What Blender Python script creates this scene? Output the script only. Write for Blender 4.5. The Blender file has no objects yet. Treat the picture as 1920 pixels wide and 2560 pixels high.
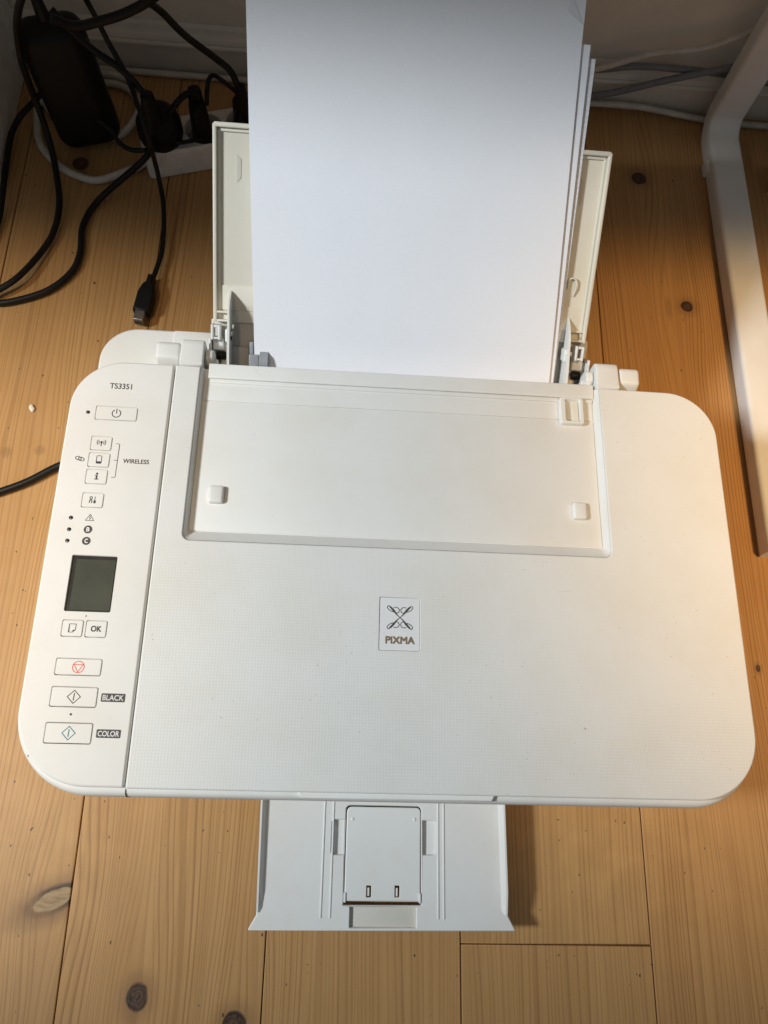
import bpy, bmesh, math, random
from mathutils import Vector, Matrix
random.seed(7)
R = math.radians
sc = bpy.context.scene
COL = sc.collection

# ------------------------------------------------------------------ camera
cam_d = bpy.data.cameras.new('camera'); cam = bpy.data.objects.new('camera', cam_d); COL.objects.link(cam)
cam.location = (0.1716, -0.0005, 0.6266)
cam.rotation_euler = (0.3383, -0.0793, 0.0197)
cam_d.sensor_fit = 'HORIZONTAL'; cam_d.sensor_width = 36.0; cam_d.lens = 36.0*2000/1920
cam_d.clip_start = 0.01; cam_d.clip_end = 50
sc.camera = cam
sc.render.resolution_x, sc.render.resolution_y = 768, 1024

# ------------------------------------------------------------------ light
w = bpy.data.worlds.new('World'); sc.world = w; w.use_nodes = True
bg = w.node_tree.nodes['Background']
bg.inputs[0].default_value = (0.80, 0.92, 1.0, 1); bg.inputs[1].default_value = 0.15

def area(name, loc, target, size, power, color):
    l = bpy.data.lights.new(name, 'AREA'); l.shape = 'DISK'; l.size = size; l.energy = power; l.color = color
    o = bpy.data.objects.new(name, l); COL.objects.link(o); o.location = loc
    o.rotation_euler = (Vector(target)-Vector(loc)).to_track_quat('-Z', 'Y').to_euler()
    return o
def spot(name, loc, target, power, color, size, soft):
    l = bpy.data.lights.new(name, 'SPOT'); l.energy = power; l.color = color; l.shadow_soft_size = soft
    l.spot_size = R(size); l.spot_blend = 1.0
    o = bpy.data.objects.new(name, l); COL.objects.link(o); o.location = loc
    o.rotation_euler = (Vector(target)-Vector(loc)).to_track_quat('-Z', 'Y').to_euler()
    return o
spot('window_light', (-1.25, -0.10, 1.50), (0.09, 0.245, 0.10), 158, (0.90, 0.962, 1.0), 36.5, 0.13)
spot('added_warm_beam', (0.95, -0.24, 1.90), (0.58, 0.22, 0.05), 140, (1.0, 0.62, 0.26), 21.5, 0.12)  # two added beams stand in for one overhead warm lamp, keeping the middle dim
spot('added_warm_beam', (-0.45, -0.22, 1.90), (-0.16, 0.16, 0.0), 84, (1.0, 0.70, 0.36), 20.5, 0.12)

vs = sc.view_settings
vs.view_transform = 'Standard'; vs.look = 'None'; vs.exposure = 0.0; vs.gamma = 1.0
try: vs.use_curve_mapping = False
except Exception: pass

# ------------------------------------------------------------------ node helpers
class NT:
    def __init__(s, name):
        s.m = bpy.data.materials.new(name); s.m.use_nodes = True
        s.t = s.m.node_tree; s.n = s.t.nodes; s.b = s.n['Principled BSDF']
    def new(s, t, **k):
        x = s.n.new(t)
        for a, v in k.items(): setattr(x, a, v)
        return x
    def put(s, sock, v):
        if isinstance(v, bpy.types.NodeSocket): s.t.links.new(v, sock)
        elif v is not None: sock.default_value = v
    def math(s, op, a, b=None, c=None, clamp=False):
        x = s.new('ShaderNodeMath', operation=op, use_clamp=clamp)
        s.put(x.inputs[0], a)
        if b is not None: s.put(x.inputs[1], b)
        if c is not None: s.put(x.inputs[2], c)
        return x.outputs[0]
    def noise(s, vec, scale, detail=3, rough=.5, dist=0.0):
        x = s.new('ShaderNodeTexNoise'); s.put(x.inputs['Vector'], vec)
        x.inputs['Scale'].default_value = scale; x.inputs['Detail'].default_value = detail
        x.inputs['Roughness'].default_value = rough; x.inputs['Distortion'].default_value = dist
        return x.outputs[0]
    def mapping(s, vec, scale=(1, 1, 1), loc=(0, 0, 0)):
        x = s.new('ShaderNodeMapping'); s.put(x.inputs[0], vec)
        s.put(x.inputs['Scale'], scale); s.put(x.inputs['Location'], loc)
        return x.outputs[0]
    def obj(s): return s.new('ShaderNodeTexCoord').outputs['Object']
    def sep(s, v):
        x = s.new('ShaderNodeSeparateXYZ'); s.put(x.inputs[0], v); return x.outputs
    def comb(s, a, b, c):
        x = s.new('ShaderNodeCombineXYZ')
        for i, v in enumerate((a, b, c)): s.put(x.inputs[i], v)
        return x.outputs[0]
    def smooth(s, v, a, b, lo=0.0, hi=1.0):
        x = s.new('ShaderNodeMapRange', interpolation_type='SMOOTHSTEP'); s.put(x.inputs[0], v)
        for i, q in zip((1, 2, 3, 4), (a, b, lo, hi)): s.put(x.inputs[i], q)
        return x.outputs[0]
    def mix(s, f, a, b, mode='MIX'):
        x = s.new('ShaderNodeMix', data_type='RGBA', blend_type=mode)
        s.put(x.inputs[0], f); s.put(x.inputs[6], a); s.put(x.inputs[7], b)
        return x.outputs[2]
    def bump(s, h, strength=.3, dist=.001):
        x = s.new('ShaderNodeBump'); x.inputs['Strength'].default_value = strength
        x.inputs['Distance'].default_value = dist; s.put(x.inputs['Height'], h)
        s.t.links.new(x.outputs[0], s.b.inputs['Normal'])
    def set(s, **k):
        for a, v in k.items(): s.put(s.b.inputs[a.replace('_', ' ')], v)

def c4(r, g, b): return (r, g, b, 1)

def plastic(name, col, rough=.42, grid=0.0, specks=.35, spec=.4):
    t = NT(name); o = t.obj()
    base = c4(*col)
    cloud = t.noise(o, 22, 4, .6)
    c = t.mix(t.smooth(cloud, .35, .75), base, c4(col[0]*.965, col[1]*.95, col[2]*.92))
    sp = t.noise(t.mapping(o, (1, 1.3, 1)), 520, 2, .5)
    zone = t.smooth(t.noise(o, 30, 2), .40, .62)
    f = t.math('MULTIPLY', t.math('MULTIPLY', t.smooth(sp, .715, .77), zone), specks)
    c = t.mix(f, c, c4(col[0]*.25, col[1]*.23, col[2]*.20))
    # thin scuffs and hairs
    sc_ = t.noise(t.mapping(o, (60, 700, 60)), 1, 2, .5, .8)
    f2 = t.math('MULTIPLY', t.math('MULTIPLY', t.smooth(sc_, .72, .78), t.smooth(t.noise(o, 17, 2), .55, .7)), specks*.55)
    c = t.mix(f2, c, c4(col[0]*.55, col[1]*.53, col[2]*.5))
    t.set(Base_Color=c, Roughness=t.smooth(t.noise(o, 60, 3), .3, .7, rough-.04, rough+.06), Specular_IOR_Level=spec)
    fine = t.noise(o, 1800, 2)
    if grid > 0:
        s = t.sep(o); p = .0018
        jit = t.math('MULTIPLY', t.noise(o, 9, 2), .0012)
        gx = t.math('SINE', t.math('MULTIPLY', t.math('ADD', s[0], jit), 2*math.pi/p))
        gy = t.math('SINE', t.math('MULTIPLY', s[1], 2*math.pi/p))
        h = t.math('MULTIPLY_ADD', t.math('MAXIMUM', gx, gy), .5, t.math('MULTIPLY', fine, .5))
        t.bump(h, grid, .00035)
    else:
        t.bump(fine, .06, .0005)
    return t.m

def simple(name, col, rough=.5, metal=0.0, noise=.08, scale=80, spec=.5):
    t = NT(name); o = t.obj()
    n = t.noise(o, scale, 4, .6)
    c = t.mix(t.smooth(n, .3, .7), c4(*[v*(1-noise) for v in col]), c4(*[min(1, v*(1+noise)) for v in col]))
    t.set(Base_Color=c, Roughness=t.smooth(n, .3, .7, max(0, rough-.05), min(1, rough+.05)), Metallic=metal, Specular_IOR_Level=spec)
    t.bump(t.noise(o, scale*12, 2), .08, .0005)
    return t.m

# knots: x, y, rx, ry, pull, sx, sy, kind (0 dark, 1 pale with dark rim, 2 faint almond)
KNOTS = [
 (.4674, .5902, .0075, .0075, .80, .022, .085, 0),
 (.5010, .4421, .0060, .0058, .65, .016, .060, 0),
 (.4831, .4391, .0040, .0150, .90, .016, .065, 2),
 (.0575, -.1319, .0072, .0088, .85, .026, .080, 0),
 (-.0062, -.0735, .0135, .0072, .75, .026, .055, 1),
 (.1231, -.1478, .0080, .0080, .75, .018, .050, 0),
 (-.0690, .2620, .0055, .0055, .75, .020, .070, 2),
 (-.0948, .2591, .0055, .0065, .60, .016, .050, 2),
 (-.0780, .5579, .0075, .0075, .75, .018, .060, 0),
 (.5230, .1019, .0020, .0030, .40, .008, .030, 0),
]
def wood():
    t = NT('pine_floorboard'); o = t.obj(); s = t.sep(o); x, y = s[0], s[1]
    at = t.new('ShaderNodeAttribute', attribute_type='OBJECT', attribute_name='seed'); seed = at.outputs['Fac']
    so = t.math('MULTIPLY', seed, 3.71)
    v = t.comb(t.math('ADD', x, so), y, so)
    g = x
    dark = None; rim = None; pale = None; halo = None; krad = None
    wob = t.math('MULTIPLY', t.math('SUBTRACT', t.noise(o, 110, 2), .5), .35)
    def mx(a, b): return b if a is None else t.math('MAXIMUM', a, b)
    for (kx, ky, rx, ry, a, sx, sy, kind) in KNOTS:
        dx = t.math('SUBTRACT', x, kx); dy = t.math('SUBTRACT', y, ky)
        ex = t.math('POWER', t.math('ABSOLUTE', t.math('DIVIDE', dx, sx)), 2)
        ey = t.math('POWER', t.math('ABSOLUTE', t.math('DIVIDE', dy, sy)), 2)
        e = t.math('EXPONENT', t.math('MULTIPLY', t.math('ADD', ex, ey), -1))
        g = t.math('SUBTRACT', g, t.math('MULTIPLY', t.math('MULTIPLY', dx, e), a))
        qx = t.math('DIVIDE', dx, rx); qy = t.math('DIVIDE', dy, ry)
        if kind == 1: # tilted oval
            qx, qy = t.math('ADD', t.math('MULTIPLY', qx, .93), t.math('MULTIPLY', qy, -.10)), t.math('ADD', t.math('MULTIPLY', qx, -.55), t.math('MULTIPLY', qy, .93))
        d = t.math('ADD', t.math('SQRT', t.math('ADD', t.math('POWER', t.math('ABSOLUTE', qx), 2), t.math('POWER', t.math('ABSOLUTE', qy), 2))), wob)
        if kind == 0:
            dark = mx(dark, t.smooth(d, .86, 1.12, 1, 0)); krad = d if krad is None else t.math('MINIMUM', krad, d); halo = mx(halo, t.smooth(d, .9, 2.6, .55, 0))
        elif kind == 1:
            msk = t.smooth(x, .0046, .0048, 1, 0)
            pale = t.math('MULTIPLY', t.smooth(d, .72, .86, 1, 0), msk); rim = t.math('MULTIPLY', t.math('MULTIPLY', t.smooth(d, .76, .88), t.smooth(d, .96, 1.40, 1, 0)), t.smooth(t.math('ADD', qx, t.math('MULTIPLY', qy, .8)), -.9, .5, .30, 1)); rim = t.math('MULTIPLY', rim, msk); halo = mx(halo, t.math('MULTIPLY', t.smooth(d, .8, 2.8, .85, 0), msk))
        else:
            halo = mx(halo, t.smooth(d, .4, 1.1, .45, 0))
    # slow waviness of the growth rings
    n1 = t.noise(t.mapping(v, (7, 1.1, 1)), 1, 2, .5)
    n2 = t.noise(t.mapping(v, (34, 4, 1)), 1, 2, .5)
    g = t.math('ADD', g, t.math('MULTIPLY', t.math('SUBTRACT', n1, .5), .055))
    g = t.math('ADD', g, t.math('MULTIPLY', t.math('SUBTRACT', n2, .5), .0035))
    # ring spacing varies across each board
    gv = t.comb(t.math('ADD', g, so), so, 0.0)
    n3 = t.noise(gv, 26, 1, .5)
    n4 = t.noise(gv, 120, 1, .5)
    ph = t.math('ADD', t.math('MULTIPLY', g, 262), t.math('ADD', t.math('MULTIPLY', n3, 9), t.math('MULTIPLY', n4, 2.2)))
    fr = t.math('FRACT', t.math('ADD', ph, so))
    edge = t.smooth(fr, .93, 1.0, 1, 0)
    line = t.math('MULTIPLY', t.smooth(fr, .50, .94), edge)
    amt = t.smooth(t.noise(gv, 60, 2), .30, .65, .35, 1.0)
    line = t.math('MULTIPLY', line, amt)
    fib = t.noise(t.mapping(v, (900, 14, 1)), 1, 3, .6)
    fib2 = t.noise(t.mapping(v, (260, 5, 1)), 1, 2, .5)
    light = c4(.515, .290, .112); mid = c4(.450, .245, .088); late = c4(.250, .115, .036)
    c = t.mix(t.smooth(fib2, .3, .7), light, mid)
    c = t.mix(t.smooth(t.noise(t.mapping(v, (18, 2.0, 1)), 1, 2), .35, .7, 0, .60), c, c4(.42, .215, .078))
    c = t.mix(t.math('MULTIPLY', line, .78), c, late)
    c = t.mix(t.smooth(fib, .35, .75, 0, .12), c, late)
    # per-board tint
    tint = t.noise(t.comb(so, so, 0.0), 5.0, 0)
    c = t.mix(t.smooth(tint, .3, .7, 0, .30), c, c4(.46, .280, .118))
    c = t.mix(t.math('MULTIPLY', halo, .75), c, c4(.17, .085, .040))
    kr = t.math('ADD', t.math('MULTIPLY', t.math('SINE', t.math('MULTIPLY', t.math('ADD', krad, t.noise(o, 150, 2)), 17)), .30), t.math('ADD', t.math('MULTIPLY', t.smooth(krad, .2, 1.0), -.5), .7))
    kc = t.mix(t.math('MULTIPLY', kr, 1.0, clamp=True), c4(.035, .017, .009), c4(.110, .056, .028))
    kc = t.mix(t.smooth(t.noise(t.mapping(o, (2.5, 1, 1)), 170, 2), .60, .66), kc, c4(.016, .009, .006))
    c = t.mix(dark, c, kc)
    c = t.mix(rim, c, c4(.030, .016, .010))
    c = t.mix(pale, c, t.mix(t.smooth(t.noise(t.mapping(o, (1, 3.5, 1)), 120, 3), .4, .7), c4(.36, .250, .135), c4(.24, .150, .072)))
    # pores, dents and worn scratches
    pit = t.smooth(t.noise(t.mapping(v, (1, .55, 1)), 300, 1), .765, .79)
    c = t.mix(t.math('MULTIPLY', pit, .85), c, c4(.055, .026, .014))
    scr = t.math('MULTIPLY', t.smooth(t.noise(t.mapping(v, (520, 90, 1)), 1, 2), .75, .82), t.smooth(t.noise(o, 9, 2), .5, .62))
    c = t.mix(t.math('MULTIPLY', scr, .45), c, c4(.62, .47, .30))
    t.set(Base_Color=c, Roughness=t.smooth(t.noise(o, 40, 4), .3, .7, .36, .50), Specular_IOR_Level=.42)
    t.bump(t.noise(t.mapping(o, (600, 12, 1)), 1, 1), .14, .0005)
    return t.m

M = {}
M['wood'] = wood()
M['white'] = plastic('white_plastic', (.77, .765, .735), .44, 0, .45)
M['lid'] = plastic('white_textured_plastic', (.77, .765, .735), .42, .13, .55)
M['panel'] = plastic('white_panel_plastic', (.79, .775, .745), .40, 0, .20)
M['cream'] = plastic('cream_plastic', (.73, .69, .59), .48, 0, .25)
M['tray'] = plastic('pale_grey_plastic', (.745, .745, .73), .42, 0, .15)
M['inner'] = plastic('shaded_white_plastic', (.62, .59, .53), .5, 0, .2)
M['greyp'] = simple('grey_plastic', (.30, .31, .33), .45)
M['gap'] = simple('dark_gap', (.035, .030, .027), .7)
M['ink'] = simple('dark_grey_ink', (.060, .052, .055), .55)
M['inkred'] = simple('red_ink', (.80, .10, .045), .55)
M['inkteal'] = simple('teal_ink', (.015, .19, .24), .55)
M['bronze'] = simple('bronze_ink', (.24, .165, .10), .45)
M['inkwhite'] = simple('white_ink', (.80, .78, .75), .55)
M['led'] = simple('unlit_indicator', (.022, .020, .020), .3)
M['badge'] = simple('glossy_badge', (.80, .795, .785), .18, 0, .02)
M['lcd'] = simple('lcd_glass', (.072, .078, .058), .22, 0, .10, 25, .5)
M['lcdedge'] = simple('lcd_bezel', (.020, .018, .016), .35)
M['black'] = simple('black_rubber', (.008, .0078, .0078), .45, 0, .08, 80, .28)
M['blackmat'] = simple('black_matt_plastic', (.007, .0068, .0066), .5, 0, .08, 80, .22)
M['steelplug'] = simple('nickel_shell', (.24, .215, .19), .42, .8, .1)
M['grey'] = simple('grey_cable_jacket', (.20, .205, .215), .45)
M['whitec'] = simple('white_cable_jacket', (.60, .56, .49), .45)
M['strip'] = simple('white_power_strip', (.78, .76, .72), .42)
M['socket'] = simple('socket_well', (.30, .27, .24), .5)
M['legp'] = plastic('white_powder_coat', (.78, .77, .745), .38, 0, .30)
M['wall'] = simple('painted_wall', (.80, .73, .63), .8, 0, .05, 14)
M['base'] = simple('painted_baseboard', (.74, .68, .60), .5, 0, .06, 20)
M['desk'] = simple('desk_top_laminate', (.60, .58, .54), .5)
M['under'] = simple('subfloor_shadow_gap', (.03, .018, .010), .9)
M['crumb'] = simple('white_crumb', (.72, .66, .56), .8)
M['fold'] = simple('paper_flap', (.82, .825, .87), .85, 0, .01)

def paper():
    t = NT('white_copy_paper'); o = t.obj()
    t.set(Base_Color=t.mix(t.smooth(t.noise(o, 900, 3), .3, .7), c4(.865, .87, .905), c4(.89, .895, .93)), Roughness=.88, Specular_IOR_Level=.2)
    h = t.math('ADD', t.math('MULTIPLY', t.noise(o, 14, 2), 3), t.math('MULTIPLY', t.noise(o, 1500, 2), .12))
    t.bump(h, .25, .0012)
    return t.m
M['paper'] = paper()
M['paperedge'] = simple('paper_stack_edge', (.76, .755, .78), .85, 0, .12, 600)

# ------------------------------------------------------------------ mesh helpers
def link(name, me, mat, parent=None):
    o = bpy.data.objects.new(name, me); COL.objects.link(o)
    if mat is not None: me.materials.append(M[mat] if isinstance(mat, str) else mat)
    if parent is not None: o.parent = parent
    return o
def tag(o, label, cat=None, group=None):
    o['label'] = label
    if cat: o['category'] = cat
    if group: o['group'] = group
    return o
def empty(name, loc=(0, 0, 0)):
    o = bpy.data.objects.new(name, None); COL.objects.link(o); o.location = loc; o.empty_display_size = .02
    return o
def finish(bm, name, mat, parent=None, ang=38, xf=None, flatf=()):
    bmesh.ops.recalc_face_normals(bm, faces=bm.faces)
    if xf is not None: bmesh.ops.transform(bm, matrix=xf, verts=bm.verts)
    for f in bm.faces: f.smooth = True
    bm.faces.index_update(); ids = [f.index for f in flatf if f.is_valid]
    me = bpy.data.meshes.new(name); bm.to_mesh(me); bm.free()
    me.set_sharp_from_angle(angle=R(ang))
    for i in ids: me.polygons[i].use_smooth = False
    return link(name, me, mat, parent)

def rrect(x0, x1, y0, y1, r, n=6):
    """CCW rounded rectangle; r scalar or (bl, br, tr, tl)."""
    if not hasattr(r, '__len__'): r = (r,)*4
    P = []
    for (cx, cy, a0, q) in ((x0, y0, 180, r[0]), (x1, y0, 270, r[1]), (x1, y1, 0, r[2]), (x0, y1, 90, r[3])):
        sx = 1 if cx == x0 else -1; sy = 1 if cy == y0 else -1
        if q <= 1e-6: P.append((cx, cy)); continue
        m = n if n >= 10 else max(n, int(q*700))
        for i in range(m+1):
            a = R(a0+90*i/m); P.append((cx+sx*q+q*math.cos(a), cy+sy*q+q*math.sin(a)))
    return P
def offset(P, d):
    """offset a CCW loop outward by d."""
    n = len(P); out = []
    for i in range(n):
        a, b, c = Vector(P[i-1]), Vector(P[i]), Vector(P[(i+1) % n])
        e1 = (b-a); e2 = (c-b)
        if e1.length < 1e-9: e1 = e2
        if e2.length < 1e-9: e2 = e1
        n1 = Vector((e1.y, -e1.x)).normalized(); n2 = Vector((e2.y, -e2.x)).normalized()
        m = (n1+n2)
        m = m.normalized() if m.length > 1e-6 else n1
        k = d/max(.4, m.dot(n1)); out.append((b.x+m.x*k, b.y+m.y*k))
    return out
def ring(bm, P, z): return [bm.verts.new((p[0], p[1], z)) for p in P]
def bridge(bm, a, b):
    n = len(a)
    for i in range(n):
        j = (i+1) % n
        bm.faces.new((a[i], a[j], b[j], b[i]))
def fill(bm, loops):
    es = []
    for L in loops:
        for i in range(len(L)):
            v, u = L[i], L[(i+1) % len(L)]
            e = bm.edges.get((v, u)) or bm.edges.new((v, u)); es.append(e)
    r = bmesh.ops.triangle_fill(bm, use_beauty=True, use_dissolve=False, edges=es)
    return [g for g in r['geom'] if isinstance(g, bmesh.types.BMFace)]
def plate(name, outer, zt, th, mat, parent=None, holes=(), ch=.0006, hch=.00025, xf=None, bottom=True):
    bm = bmesh.new()
    t = ring(bm, offset(outer, -ch), zt); t1 = ring(bm, offset(outer, -ch*.3), zt-ch*.3); m = ring(bm, outer, zt-ch); b = ring(bm, outer, zt-th)
    bridge(bm, t, t1); bridge(bm, t1, m); bridge(bm, m, b)
    tl, bl = [t], [b]
    for H in holes:
        h0 = ring(bm, offset(H, hch), zt); h1 = ring(bm, H, zt-hch); h2 = ring(bm, H, zt-th)
        bridge(bm, h0, h1); bridge(bm, h1, h2); tl.append(h0); bl.append(h2)
    ff = fill(bm, tl)
    if bottom: ff += fill(bm, bl)
    return finish(bm, name, mat, parent, 50, xf, ff)
def rbox(name, x0, x1, y0, y1, z0, z1, bev, mat, parent=None, seg=3, xf=None, taper=None):
    bm = bmesh.new(); bmesh.ops.create_cube(bm, size=1)
    for v in bm.verts:
        v.co = ((x0+x1)/2+v.co.x*(x1-x0), (y0+y1)/2+v.co.y*(y1-y0), (z0+z1)/2+v.co.z*(z1-z0))
        if taper and v.co.z > (z0+z1)/2:
            v.co.x = (x0+x1)/2+(v.co.x-(x0+x1)/2)*taper; v.co.y = (y0+y1)/2+(v.co.y-(y0+y1)/2)*taper
    if bev > 0: bmesh.ops.bevel(bm, geom=list(bm.edges), offset=bev, segments=seg, affect='EDGES', profile=.5)
    return finish(bm, name, mat, parent, 40, xf)
def prism(name, prof, x0, x1, mat, parent=None, bev=.0004, xf=None, seg=2):
    """profile points (y, z) extruded along x."""
    bm = bmesh.new()
    a = [bm.verts.new((x0, p[0], p[1])) for p in prof]; b = [bm.verts.new((x1, p[0], p[1])) for p in prof]
    bm.faces.new(a); bm.faces.new(b[::-1]); bridge(bm, a, b)
    if bev > 0: bmesh.ops.bevel(bm, geom=list(bm.edges), offset=bev, segments=seg, affect='EDGES', profile=.5)
    return finish(bm, name, mat, parent, 40, xf)
def catmull(P, sub=8):
    P = [Vector(p) for p in P]; out = []
    Q = [P[0]*2-P[1]]+P+[P[-1]*2-P[-2]]
    for i in range(1, len(Q)-2):
        for k in range(sub):
            t = k/sub; a, b, c, d = Q[i-1], Q[i], Q[i+1], Q[i+2]
            out.append(.5*((2*b)+(c-a)*t+(2*a-5*b+4*c-d)*t*t+(3*b-a-3*c+d)*t**3))
    out.append(P[-1]); return out
def tube_bm(bm, P, r, n=10):
    T = []
    for i in range(len(P)):
        T.append((P[min(i+1, len(P)-1)]-P[max(i-1, 0)]).normalized())
    u = T[0].orthogonal().normalized(); prev = None
    for i, p in enumerate(P):
        u = (u-T[i]*u.dot(T[i])).normalized(); v = T[i].cross(u)
        rr = r(i/(len(P)-1)) if callable(r) else r
        ringv = [bm.verts.new(p+(u*math.cos(2*math.pi*k/n)+v*math.sin(2*math.pi*k/n))*rr) for k in range(n)]
        if prev: bridge(bm, prev, ringv)
        else: bm.faces.new(ringv[::-1])
        prev = ringv
    bm.faces.new(prev)
def tube(name, P, r, mat, parent=None, sub=8, n=10):
    bm = bmesh.new(); tube_bm(bm, catmull(P, sub), r, n)
    return finish(bm, name, mat, parent, 60)
def lathe(name, prof, mat, parent=None, n=28, xf=None):
    """profile (r, z)"""
    bm = bmesh.new(); prev = None
    for (r, z) in prof:
        L = [bm.verts.new((r*math.cos(2*math.pi*k/n), r*math.sin(2*math.pi*k/n), z)) for k in range(n)]
        if prev: bridge(bm, prev, L)
        else: bm.faces.new(L[::-1])
        prev = L
    bm.faces.new(prev)
    return finish(bm, name, mat, parent, 40, xf)
# flat print: ribbons, discs, letters lying on a surface at height z
def ribbon(bm, P, wd, z, closed=False):
    P = [Vector(p) for p in P]; n = len(P); L = []; Rr = []
    for i in range(n):
        a = P[i-1] if (closed or i > 0) else P[i]; c = P[(i+1) % n] if (closed or i < n-1) else P[i]
        d = (c-a).normalized(); nn = Vector((-d.y, d.x))
        k = 1.0
        if (closed or 0 < i < n-1):
            d1 = (P[i]-a).normalized(); k = 1/max(.5, abs(Vector((-d1.y, d1.x)).dot(nn)))
        hw = (wd[i] if hasattr(wd, '__len__') else wd)/2*k
        L.append(bm.verts.new((P[i].x+nn.x*hw, P[i].y+nn.y*hw, z))); Rr.append(bm.verts.new((P[i].x-nn.x*hw, P[i].y-nn.y*hw, z)))
    for i in range(n if closed else n-1):
        j = (i+1) % n; bm.faces.new((L[i], Rr[i], Rr[j], L[j]))
def poly(bm, P, z): bm.faces.new([bm.verts.new((p[0], p[1], z)) for p in P])
def arc(cx, cy, rx, ry, a0, a1, n=18): return [(cx+rx*math.cos(R(a0+(a1-a0)*i/n)), cy+ry*math.sin(R(a0+(a1-a0)*i/n))) for i in range(n+1)]
def flat(bm, name, mat, parent):
    me = bpy.data.meshes.new(name)
    bmesh.ops.recalc_face_normals(bm, faces=bm.faces)
    up = [f for f in bm.faces if f.normal.z < 0]
    if up: bmesh.ops.reverse_faces(bm, faces=up)
    bm.to_mesh(me); bm.free(); return link(name, me, mat, parent)
def text(name, s, x0, x1, y0, y1, z, mat, parent, bold=0.0, shear=0.0):
    cu = bpy.data.curves.new('txt', 'FONT'); cu.body = s; cu.size = 1; cu.shear = shear; cu.resolution_u = 6
    o = bpy.data.objects.new('txt', cu); COL.objects.link(o)
    dg = bpy.context.evaluated_depsgraph_get(); me = bpy.data.meshes.new_from_object(o.evaluated_get(dg))
    bpy.data.objects.remove(o); bpy.data.curves.remove(cu)
    xs = [v.co.x for v in me.vertices]; ys = [v.co.y for v in me.vertices]
    a, b, c, d = min(xs), max(xs), min(ys), max(ys)
    for v in me.vertices:
        v.co = (x0+(v.co.x-a)/(b-a)*(x1-x0), y0+(v.co.y-c)/(d-c)*(y1-y0), z)
    if bold > 0:   # heavier strokes: the same letters laid a hair's breadth apart
        bm = bmesh.new()
        for k, (dx, dy) in enumerate(((0, 0), (bold, 0), (0, bold), (bold, bold), (bold/2, bold/2))):
            n0 = len(bm.verts); bm.from_mesh(me); bm.verts.ensure_lookup_table()
            for v in bm.verts[n0:]: v.co.x += dx-bold/2; v.co.y += dy-bold/2; v.co.z += k*2e-6
        bm.to_mesh(me); bm.free()
    me.materials.clear(); me.name = name
    return link(name, me, mat, parent)

# ================================================================== SETTING
floor = rbox('floor', -.75, 1.25, -.70, .78, -.06, -.018, 0, 'under'); floor['kind'] = 'structure'
def board(x0, x1, y0, y1, seed):
    g = .00035
    b = plate('floorboard', rrect(x0+g, x1-g, y0+g, y1-g, 0), 0.0, .016, 'wood', floor, ch=.0007)
    b['seed'] = seed
    return b
xs = [-.543, -.4065, -.2675, -.1285, .005, .141, .2775, .4155, .5525, .689, .826]
for i in range(len(xs)-1):
    if abs(xs[i]-.2775) < 1e-6:
        board(xs[i], xs[i+1], -.0985, .69, .37); board(xs[i], xs[i+1], -.70, -.0985, .81)
    else:
        board(xs[i], xs[i+1], -.70, .69, (.13+.2371*i) % 1.0)

wl = rbox('wall', -.75, 1.25, .690, .74, -.03, 1.2, 0, 'wall'); wl['kind'] = 'structure'
bb = prism('baseboard', [(.6895, -.001), (.6795, -.001), (.6795, .036), (.6815, .0395), (.6845, .0405), (.6862, .046), (.6895, .0495)], -.75, 1.25, 'base', wl, bev=.0006)
rail = prism('baseboard_trim', [(.6793, .0305), (.6770, .0305), (.6770, .0332), (.6780, .0345), (.6793, .0350)], -.75, 1.25, 'base', wl, bev=.0004)

# desk: sled leg on the floor, top overhead (casts the shade at the back), side panel at the left
desk = empty('desk', (.55, .43, 0)); desk.location = (0, 0, 0)
tag(desk, 'white desk whose flat metal leg runs along the floor right of the printer', 'desk')
def rect_path(name, path, wx, th, mat, parent):
    """flat tube (wx wide in x, th thick) following a path in the yz plane, centred on x."""
    bm = bmesh.new(); prev = None; n = len(path)
    xc, P = wx[0], [Vector((0, p[0], p[1])) for p in path]
    r = .004
    prof = rrect(-wx[1]/2, wx[1]/2, -th/2, th/2, r, 4)
    for i in range(n):
        d = (P[min(i+1, n-1)]-P[max(i-1, 0)]).normalized(); nn = Vector((0, -d.z, d.y))
        L = [bm.verts.new(Vector((xc+a, 0, 0))+P[i]+nn*b) for a, b in prof]
        if prev: bridge(bm, prev, L)
        else: bm.faces.new(L)
        prev = L
    bm.faces.new(prev[::-1])
    return finish(bm, name, mat, parent, 40)
th = .020; rb = .024
path = [(.655, .70)]+[(.655, z) for z in (.4, .15)]
path += [(.655-rb+rb*math.cos(R(-a)), rb+th/2+rb*math.sin(R(-a))) for a in range(0, 91, 9)]
path += [(y, th/2) for y in (.5, .35)]
path += [(.215, th/2), (.196, th/2)]
rect_path('leg', path, (.5525, .033), th, 'legp', desk)
rbox('foot_pad', .5335, .5385, .596, .610, 0.0, .012, .002, 'legp', desk)
rbox('desk_top', -.80, .80, .245, .686, .700, .722, .002, 'desk', desk)
rbox('added_shade_slab', -.80, -.50, .165, .2445, .700, .722, .002, 'desk', desk)  # out-of-view slab, added only to shade the floor at back left
rbox('side_panel', -.166, -.1455, .527, .684, .001, .699, .0012, 'strip', desk)

# ================================================================== PRINTER
PR = empty('printer')
tag(PR, 'white flatbed inkjet printer standing on the wooden floor', 'printer')
ZT = .145; GX = .0650

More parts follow.
